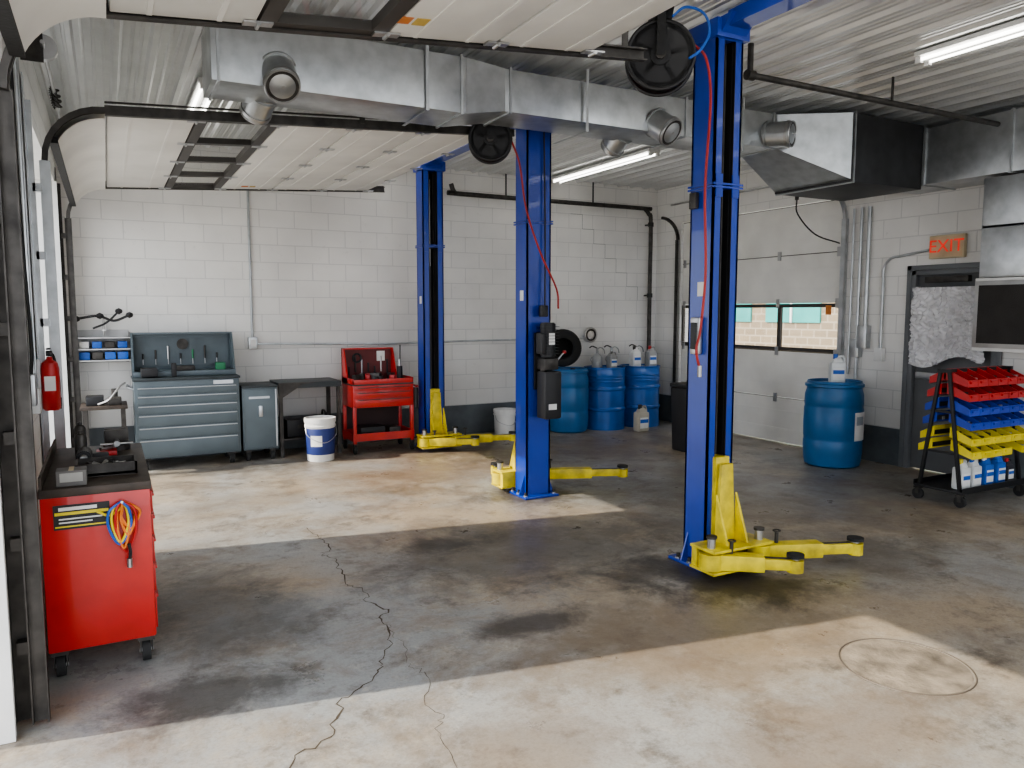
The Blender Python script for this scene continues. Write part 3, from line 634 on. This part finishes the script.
for sx in (-1,1):
    for sy in (-1,1): x,y=sx*.13,sy*.19; o.cyl((x-.018,y,.055),(x+.018,y,.055),.053,rubber,n=20); o.bx(x-.026,x+.026,y-.03,y+.03,.10,.13,dsteel); o.bx(x-.027,x-.022,y-.02,y+.02,.05,.12,dsteel); o.bx(x+.022,x+.027,y-.02,y+.02,.05,.12,dsteel)
o.bx(-.12,.10,-hy-.018,-hy-.013,.70,.725,silver); o.done()
# dark bench between
o=B('steel_workbench',(2.03,9.0,0)); o.box((0,0,.84),(.72,.52,.03),grayd,bev=.004); o.box((.0,-.255,.82),(.72,.02,.06),grayd)
for sx in (-1,1):
    for sy in (-1,1): o.box((sx*.33,sy*.23,.415),(.04,.04,.828),dsteel)
o.box((0,0,.2),(.66,.46,.02),dsteel)
o.prism([(-.36,.855),(-.36,.66),(-.10,.83),(.10,.855)],1,-.285,-.262,dsteel)
o.done()
o=B('storage_crate',(1.95,9.0,.212)); o.box((0,0,.1),(.34,.3,.2),blackp,bev=.01); o.box((0,-.152,.12),(.1,.004,.04),dsteel); o.done()
o=B('gas_can',(2.24,9.0,.212)); o.box((0,0,.11),(.14,.24,.22),dsteel,bev=.03); o.tube([(0,-.08,.22),(0,-.05,.27),(0,.05,.27),(0,.08,.22)],.012,dsteel); o.cyl((0,-.09,.2),(0,-.11,.26),.02,blackp); o.done()
# wall tool rack
o=B('wall_tool_rack',(-.08,YB-.03,1.26))
o.bx(-.2,.28,-.0,.028,-.15,.2,mat('rack_board',(.5,.5,.5),.6))
for z in (-.12,.0,.12): o.bx(-.22,.3,-.2,0,z-.006,z+.006,steel)
for k in range(4): o.box((-.14+k*.12,-.1,-.07),(.10,.14,.08),(cyanb,dsteel,cyanb,cyanb)[k],bev=.006)
for k in range(4): o.box((-.14+k*.12,-.1,.045),(.09,.12,.07),(white,cyanb,dsteel,cyanb)[k],bev=.006)
o.tube([(-.2,-.12,.32),(0,-.14,.35),(.15,-.14,.30),(.3,-.16,.36)],.014,black)
o.tube([(-.05,-.12,.22),(.08,-.14,.28),(.2,-.14,.40)],.011,black)
for x,z in ((-.2,.32),(.3,.36),(.02,.35),(.2,.40)): o.lathe([(0,-.035),(.03,-.02),(.038,0),(.03,.02),(0,.035)],blackp,(x,-.14,z),n=14)
o.cyl((.05,-.13,.34),(.05,-.1,.13),.01,steel); o.bx(.03,.07,-.12,0,.19,.21,steel)
o.done()
o=B('small_side_bench',(-.06,8.75,0))
o.box((0,0,.70),(.42,.5,.03),wood,bev=.004)
for sx in (-1,1):
    for sy in (-1,1): o.box((sx*.17,sy*.21,.343),(.04,.04,.685),dsteel)
o.box((-.08,0,.76),(.16,.22,.09),blackp,bev=.01); o.box((.1,-.05,.75),(.12,.2,.07),dsteel,bev=.01); o.cyl((.1,.1,.715),(.1,.1,.86),.03,dsteel)
o.tube([(-.05,-.15,.73),(.05,-.2,.78),(.15,-.12,.90),(.2,-.05,.93)],.01,steel)
o.done()
# ------------------------------------------------------------------ red tool cart
o=B('red_tool_cart',(2.84,8.78,0)); W=.74; hy=.23
o.bx(-W/2,W/2,-hy,hy,.54,.80,red,bev=.008)
o.bx(-W/2,W/2,-hy,hy,.80,.815,grayd); 
for z0,z1 in ((.56,.65),(.66,.73),(.74,.79)):
    o.bx(-W/2+.02,W/2-.02,-hy-.012,-hy,z0,z1-.006,red,bev=.003); o.bx(-W/2+.05,W/2-.05,-hy-.022,-hy-.012,z1-.02,z1-.012,dsteel,bev=.002)
for sx in (-1,1):
    for sy in (-1,1):
        x,y=sx*(W/2-.02),sy*(hy-.02); o.bx(x-.02,x+.02,y-.02,y+.02,.12,.56,red,bev=.003)
        o.cyl((x-.015,y,.055),(x+.015,y,.055),.053,rubber,n=20); o.bx(x-.024,x+.024,y-.025,y+.025,.11,.12,dsteel); o.bx(x-.025,x-.02,y-.015,y+.015,.05,.12,dsteel); o.bx(x+.02,x+.025,y-.015,y+.015,.05,.12,dsteel)
z=.15
o.bx(-W/2,W/2,-hy,hy,z,z+.015,red)
for s in (-1,1): o.bx(-W/2,W/2,s*hy-.006,s*hy+.006,z,z+.09,red); o.bx(s*W/2-.006,s*W/2+.006,-hy,hy,z,z+.09,red)
o.bx(-W/2+.01,W/2-.01,hy-.02,hy-.01,.24,.54,mat('cart_back_dark',(.03,.01,.01),.6))
LX=W/2-.12
o.bx(-W/2,LX,hy-.035,hy,.815,1.22,red,bev=.005)
o.bx(-W/2+.02,LX-.02,hy-.05,hy-.035,.84,1.2,mat('lid_inner',(.14,.02,.02),.5))
o.bx(-W/2,LX,hy-.09,hy,1.205,1.22,red,bev=.003); 
for a in (-W/2,LX-.015): o.prism([(-.02,.815),(hy,.815),(hy,1.22),(hy-.09,1.22)],0,a,a+.015,red)
for s in (-1,1): o.bx(s*W/2,s*(W/2-.015),-hy,hy,.815,.88,red,bev=.003)
o.bx(-W/2,W/2,-hy-.0,-hy+.015,.815,.87,red,bev=.003)
for k in range(7):
    x=-.30+k*.08; o.cyl((x,hy-.065,.9+.03*(k%2)),(x,hy-.065,1.0+.04*((k*3)%4)),.011,[blackp,dsteel,steel,blackp,blackp,steel,blackp][k],n=8)
o.torus((-.2,hy-.07,1.1),.05,.012,blackp,rot=(pi/2,0,0),n=20); o.box((.1,hy-.06,1.12),(.10,.01,.12),paper)
for k in range(11): o.box((random.uniform(-.28,.28),random.uniform(-.15,.06),.86),(random.uniform(.05,.14),.06,random.uniform(.06,.15)),random.choice([blackp,dsteel,dsteel,redp,blackp]),bev=.008,rot=(0,0,random.uniform(-1,1)))
o.cyl((.28,.0,.82),(.28,.0,1.0),.035,blackp,n=16); o.cyl((.28,.0,1.0),(.28,.0,1.08),.012,steel,n=10); o.cyl((.32,.1,.82),(.34,.14,1.25),.008,dsteel,n=8)
o.box((-.1,0,.23),(.3,.25,.13),blackp,bev=.01); o.box((.18,0,.22),(.14,.2,.11),dsteel,bev=.01)
o.tube([(W/2,-.15,.72),(W/2+.08,-.15,.76),(W/2+.08,.15,.76),(W/2,.15,.72)],.012,red,smooth=0)
o.cyl((W/2+.035,-hy+.02,.50),(W/2+.035,-hy+.02,.75),.03,blackp,n=12)
o.done()
# ------------------------------------------------------------------ pails
def pail(name,x,y,r,h,band,lid=True):
    o=B(name,(x,y,0)); o.lathe([(0,0),(r*.88,0),(r*.9,.01),(r*.97,h*.8),(r*1.04,h*.8),(r*1.04,h*.83),(r,h*.84),(r,h*.9),(r*1.05,h*.9),(r*1.05,h)]+([(r*.95,h),(r*.93,h-.012),(0,h-.012)] if lid else [(r*.96,h),(r*.86,.02),(0,.02)]),white,n=36)
    if band: 
        o.lathe([(r*.925,h*.16),(r*.935,h*.17),(r*.975,h*.76),(r*.965,h*.77)],band,n=36)
        o.sheet(lambda u,v:((r*.985)*math.cos(-2.5+.8*u),(r*.985)*math.sin(-2.5+.8*u),h*(.36+.25*v)),10,1,paper)
    o.tube([(-r,0,h*.86),(-r*.95,-r*.5,h*.6),(0,-r*1.08,h*.45),(r*.95,-r*.5,h*.6),(r,0,h*.86)],.004,steel); return o.done()
pail('paint_pail',2.06,8.45,.165,.48,mat('band_blue',(.025,.045,.2),.5)); pail('plastic_pail',4.62,8.90,.145,.37,None,False)
# ------------------------------------------------------------------ drums
def drum(x,y,kind,r=.29,h=.88,lab=None):
    o=B('oil_drum',(x,y,0))
    if kind=='steel':
        P=[(0,.015),(r-.02,.015),(r-.015,0),(r,.0),(r,.02)]
        for zc in (h*.33,h*.66): P+=[(r-.004,zc-.03),(r+.01,zc-.012),(r+.01,zc+.012),(r-.004,zc+.03)]
        for k in range(3): P+=[(r-.004,h*.76+k*.04),(r+.003,h*.76+k*.04+.012),(r-.004,h*.76+k*.04+.024)]
        P+=[(r-.002,h-.02),(r+.006,h-.012),(r+.006,h),(r-.01,h),(r-.015,h-.018),(0,h-.018)]
        o.lathe(P,drumb2,n=48)
    else:
        P=[(0,.01),(r*.82,.0),(r*.93,.02),(r*.97,.07),(r,.2),(r,.27),(r*.985,.28),(r*.985,.31),(r,.32),(r*1.01,h*.5),(r,h*.68),(r*.985,h*.69),(r*.985,h*.72),(r,h*.73),(r*.985,h*.84),(r*.93,h*.90),(r*.93,h*.925),(r*.99,h*.935),(r*.99,h*.965),(r*.93,h*.975),(r*.91,h),(r*.88,h),(r*.86,h*.965),(0,h*.965)]
        o.lathe(P,drumb,n=48)
    for a in (.6,3.7): o.cyl((.18*math.cos(a),.18*math.sin(a),h-.03),(.18*math.cos(a),.18*math.sin(a),h-.012),.035,blackp if kind!='steel' else steel,n=16)
    if lab:
        a0,a1,z0,z1=lab
        o.sheet(lambda u,v:((r*1.012+.002)*math.cos(a0+(a1-a0)*u),(r*1.012+.002)*math.sin(a0+(a1-a0)*u),z0+(z1-z0)*v),10,1,paper)
        o.sheet(lambda u,v:((r*1.012+.004)*math.cos(a0+(a1-a0)*(.1+.5*u)),(r*1.012+.004)*math.sin(a0+(a1-a0)*(.1+.5*u)),z0+(z1-z0)*(.55+.3*v)),10,1,mat('label_gray',(.35,.4,.45),.5))
    return o.done()
DYR=8.92
drum(5.62,DYR,'p'); drum(6.24,DYR,'steel'); drum(6.86,DYR,'steel'); drum(6.90,5.57,'p',.30,.92,lab=(-1.7,-.9,.3,.6))
o=B('car_tire',(5.66,9.12,.887+.262),-.5)
M_=[(.16,-.085),(.18,-.1),(.24,-.1),(.265,-.085),(.275,-.06),(.278,0),(.275,.06),(.265,.085),(.24,.1),(.18,.1),(.16,.085),(.155,.0),(.16,-.085)]
o.lathe([(r*.93,z*.85) for r,z in M_],rubber,rot=(pi/2+.12,0,0),n=48)
for zz_ in (-.05,-.02,.02,.05):
    v=Matrix.Rotation(pi/2+.12,3,'X')@Vector((0,0,zz_)); o.torus(tuple(v),.2565,.004,black,rot=(pi/2+.12,0,0),n=48,k=4)
o.done()
def jugf(name,x,y,z,m=jug,s=1,cap=redp,rz=0):
    o=B(name,(x,y,z),rz); o.box((0,0,.11*s),(.15*s,.11*s,.22*s),m,bev=.025*s); o.box((0,0,.24*s),(.12*s,.09*s,.06*s),m,bev=.02*s,taper=(.5,.5)); o.cyl((-.02*s,0,.25*s),(-.02*s,0,.30*s),.022*s,cap,n=16)
    o.tube([(.0,0,.27*s),(.05*s,0,.275*s),(.065*s,0,.23*s),(.06*s,0,.16*s)],.012*s,m); o.box((0,-.056*s,.1*s),(.11*s,.002,.12*s),paper); o.box((0,-.0575*s,.12*s),(.11*s,.001,.04*s),cyanb); return o.done()
def pump(x,y,z,m=steel):
    o=B('hand_pump_can',(x,y,z)); o.lathe([(.07,0),(.075,.01),(.075,.15),(.05,.19),(.02,.21),(.015,.29),(0,.29)],m,n=24); o.tube([(0,0,.26),(.05,0,.29),(.11,0,.26),(.13,0,.2)],.008,m); o.tube([(.0,0,.28),(-.08,0,.31),(-.13,0,.29)],.009,blackp); o.torus((-.06,0,.12),.045,.007,m,rot=(pi/2,0,0),n=20,k=6); return o.done()
zt=.864; alum=mat('alum',(.4,.42,.42),.4,.6); jg=mat('jug_gray',(.3,.31,.31),.5)
pump(6.08,DYR-.04,zt,jg); pump(6.40,DYR+.06,zt,alum); jugf('oil_jug',6.25,DYR-.17,zt,jg,.8,blackp); jugf('oil_jug',6.70,DYR-.10,zt,jug,1.0,blackp); pump(6.90,DYR+.14,zt,jg); jugf('oil_jug',6.95,DYR-.14,zt,jg,1.0,redp)
o=B('wall_hose_coil',(6.22,YB-.04,1.32)); o.torus((0,-.03,0),.1,.012,steel,rot=(pi/2,0,0)); o.torus((0,-.03,0),.075,.012,dsteel,rot=(pi/2,0,0)); o.bx(-.05,.05,-.02,.035,-.04,.04,steel); o.done()
jugf('plastic_jerrycan',6.50,8.40,0,mat('jug_tan',(.5,.46,.38),.5),1.25,blackp); jugf('coolant_jug',6.87,5.52,.89,jug,1.05,cyanb,rz=-.6)
o=B('trash_bin',(6.08,6.95,0)); o.box((0,0,.38),(.26,.28,.76),blackp,bev=.02,taper=(1.15,1.15)); o.box((0,0,.785),(.32,.34,.05),blackp,bev=.02); o.box((0,-.08,.83),(.1,.16,.05),blackp,bev=.02); o.done()
# ------------------------------------------------------------------ parts bin cart (A-frame)
o=B('parts_bin_cart',(6.75,3.98,0)); W=.88
for sx in (-1,1):
    for sy in (-1,1):
        o.box((sx*W/2,sy*.11,.64),(.028,.028,1.04),black,bev=.003,rot=(sy*.14,0,0))
        o.cyl((sx*W/2-.015,sy*.19,.05),(sx*W/2+.015,sy*.19,.05),.048,rubber,n=20); o.bx(sx*W/2-.024,sx*W/2+.024,sy*.19-.03,sy*.19+.03,.098,.112,dsteel)
        o.bx(sx*W/2-.026,sx*W/2-.02,sy*.19-.015,sy*.19+.015,.05,.1,dsteel); o.bx(sx*W/2+.02,sx*W/2+.026,sy*.19-.015,sy*.19+.015,.05,.1,dsteel)
    for z in (.45,.8): o.box((sx*W/2,0,z),(.02,.3*(1.25-z),.02),black)
    o.box((sx*W/2,0,1.15),(.03,.12,.03),black)
o.box((0,0,1.15),(W,.03,.03),black)
o.box((0,0,.125),(W+.04,.44,.02),black,bev=.003); o.box((0,-.22,.145),(W+.04,.01,.05),black); o.box((0,.22,.145),(W+.04,.01,.05),black)
def bin_(cx,cy,cz,m,w=.14,d=.2,h=.09,s=1):
    A=.28
    def P(x,y,z): return (cx+x*s, cy+s*y*math.cos(A), cz+z+y*math.sin(A))
    t=.006; hw=w/2; hd=d/2
    def slab(x0,x1,y0,y1,z0,z1,zf=None):
        vs=[P(x0,y0,z0),P(x1,y0,z0),P(x1,y1,z0),P(x0,y1,z0),P(x0,y0,zf or z1),P(x1,y0,zf or z1),P(x1,y1,z1),P(x0,y1,z1)]
        o.raw(vs,[(0,3,2,1),(4,5,6,7),(0,1,5,4),(1,2,6,5),(2,3,7,6),(3,0,4,7)],m)
    slab(-hw,hw,-hd,hd,0,t); slab(-hw,-hw+t,-hd,hd,t,h,h*.65); slab(hw-t,hw,-hd,hd,t,h,h*.65); slab(-hw+t,hw-t,-hd,-hd+t,t,h*.65); slab(-hw+t,hw-t,hd-t,hd,t,h)
    slab(-hw*.6,hw*.6,-hd-.012,-hd,h*.35,h*.55)
    for k in range(2): o.box(P(random.uniform(-hw*.5,hw*.5),random.uniform(-.04,.05),.03),(.04,.05,.03),random.choice([steel,dsteel,blackp]),bev=.004)
rows=[(1.05,redp),(.93,redp),(.81,bluep),(.69,bluep),(.56,yelp),(.45,yelp)]
for z,m in rows:
    off=.07+(1.05-z)*.12
    for s in (-1,1): o.box((0,s*(off-.05),z+.05),(W-.03,.006,.04),black)
    for k in range(6):
        if not (m is yelp and z<.5 and k in (4,)) : bin_(-.3625+k*.145,-off-.03,z,m)
        bin_(-.3625+k*.145,off+.01,z,m,s=-1,d=.13)
o.done()
for k,(xx,m,cap) in enumerate(((6.42,jug,yelp),(6.58,jug,cyanb),(6.76,cyanb,white),(6.94,cyanb,cyanb),(7.10,mat('jug_dark',(.04,.04,.05),.4),redp))):
    jugf('fluid_jug',xx,3.86,.136,m,.88 if k!=4 else .7,cap)
# ------------------------------------------------------------------ floor details
o=B('manhole_cover',(3.24,2.16,0)); 
man=mat('manhole_fill',(.32,.27,.21),.55,0,.35,8,bump=.4); rim=mat('manhole_rim',(.14,.115,.09),.6)
o.lathe([(0,.002),(.27,.002),(.275,.001)],man,n=64); o.torus((0,0,.001),.287,.0035,rim,n=72,k=6); o.done()
def crack(pts,w):
    o=B('floor_crack'); P=[]
    for i in range(len(pts)-1):
        a=Vector((*pts[i],0)); b=Vector((*pts[i+1],0)); n=max(3,int((b-a).length/.03))
        for j in range(n):
            p=a.lerp(b,j/n); q=p+Vector((mnoise.noise(p*5),mnoise.noise(p*5+Vector((9,9,9))),0))*.08+Vector((mnoise.noise(p*25),mnoise.noise(p*25+Vector((9,9,9))),0))*.035; P.append(q)
    vs=[];fs=[]
    for i,p in enumerate(P):
        t=(P[min(i+1,len(P)-1)]-P[max(0,i-1)]).normalized(); s=Vector((-t.y,t.x,0))*w*(.25+1.1*abs(mnoise.noise(p*11)))
        vs+=[(p.x-s.x,p.y-s.y,.0012),(p.x+s.x,p.y+s.y,.0012)]
    for i in range(len(P)-1): fs.append([2*i,2*i+1,2*i+3,2*i+2])
    o.raw(vs,fs,mat('crack_dark',(.085,.065,.045),.9)); o.done()
crack([(1.32,5.75),(1.28,5.2),(1.25,4.6),(1.27,3.8),(1.08,3.31),(.82,3.04),(.56,2.72),(.3,2.4)],.0065)
crack([(1.25,3.75),(1.18,3.0),(1.05,2.4)],.0022); crack([(1.25,4.6),(1.6,4.4),(2.3,4.35),(2.8,4.1)],.0016)
o=B('wall_crack'); x,z=5.9,3.045
for k in range(6):
    o.bx(x,x+.2,YB-.0015,YB-.0005,z-.002,z+.002,trimgray); x+=.2; o.bx(x-.002,x+.002,YB-.0015,YB-.0005,z-.203,z,trimgray); z-=.203
o.done()

# ------------------------------------------------------------------ outside
o=B('building_outside',(16,0,0)); o.bx(0,.4,-10,30,-.12,7,brickout)
for k in range(7): 
    y=4.0+k*2.35; o.bx(-.05,0.0,y,y+1.8,1.38,2.9,teal); o.bx(-.09,-.05,y+.87,y+.93,1.38,2.9,white)
o.done()

# ------------------------------------------------------------------ light
S=D.lights.new('sun','SUN'); S.energy=4.8; S.angle=math.radians(.6); S.color=(1,.92,.79)
so=D.objects.new('sun',S); COL.objects.link(so)
el=math.radians(33.4); hd=Vector((3.96,-.68,0)).normalized(); d=Vector((hd.x*math.cos(el),hd.y*math.cos(el),-math.sin(el)))
so.rotation_euler=Vector((0,0,-1)).rotation_difference(d).to_euler()
wd=D.worlds.new('World'); SC.world=wd; wd.use_nodes=True; bg=wd.node_tree.nodes['Background']; bg.inputs[0].default_value=(.89,.93,1,1); bg.inputs[1].default_value=2.5
try:
    SC.view_settings.look='AgX - Medium High Contrast'
except Exception as e: print(e)
SC.view_settings.exposure=.5

# ------------------------------------------------------------------ camera
cm=D.cameras.new('camera'); cm.lens=760/1024*36; cm.sensor_width=36; cm.clip_start=.05
co=D.objects.new('camera',cm); COL.objects.link(co); co.location=(0,0,1.65); co.rotation_euler=(math.radians(90-5.4),0,math.radians(-28))
SC.camera=co
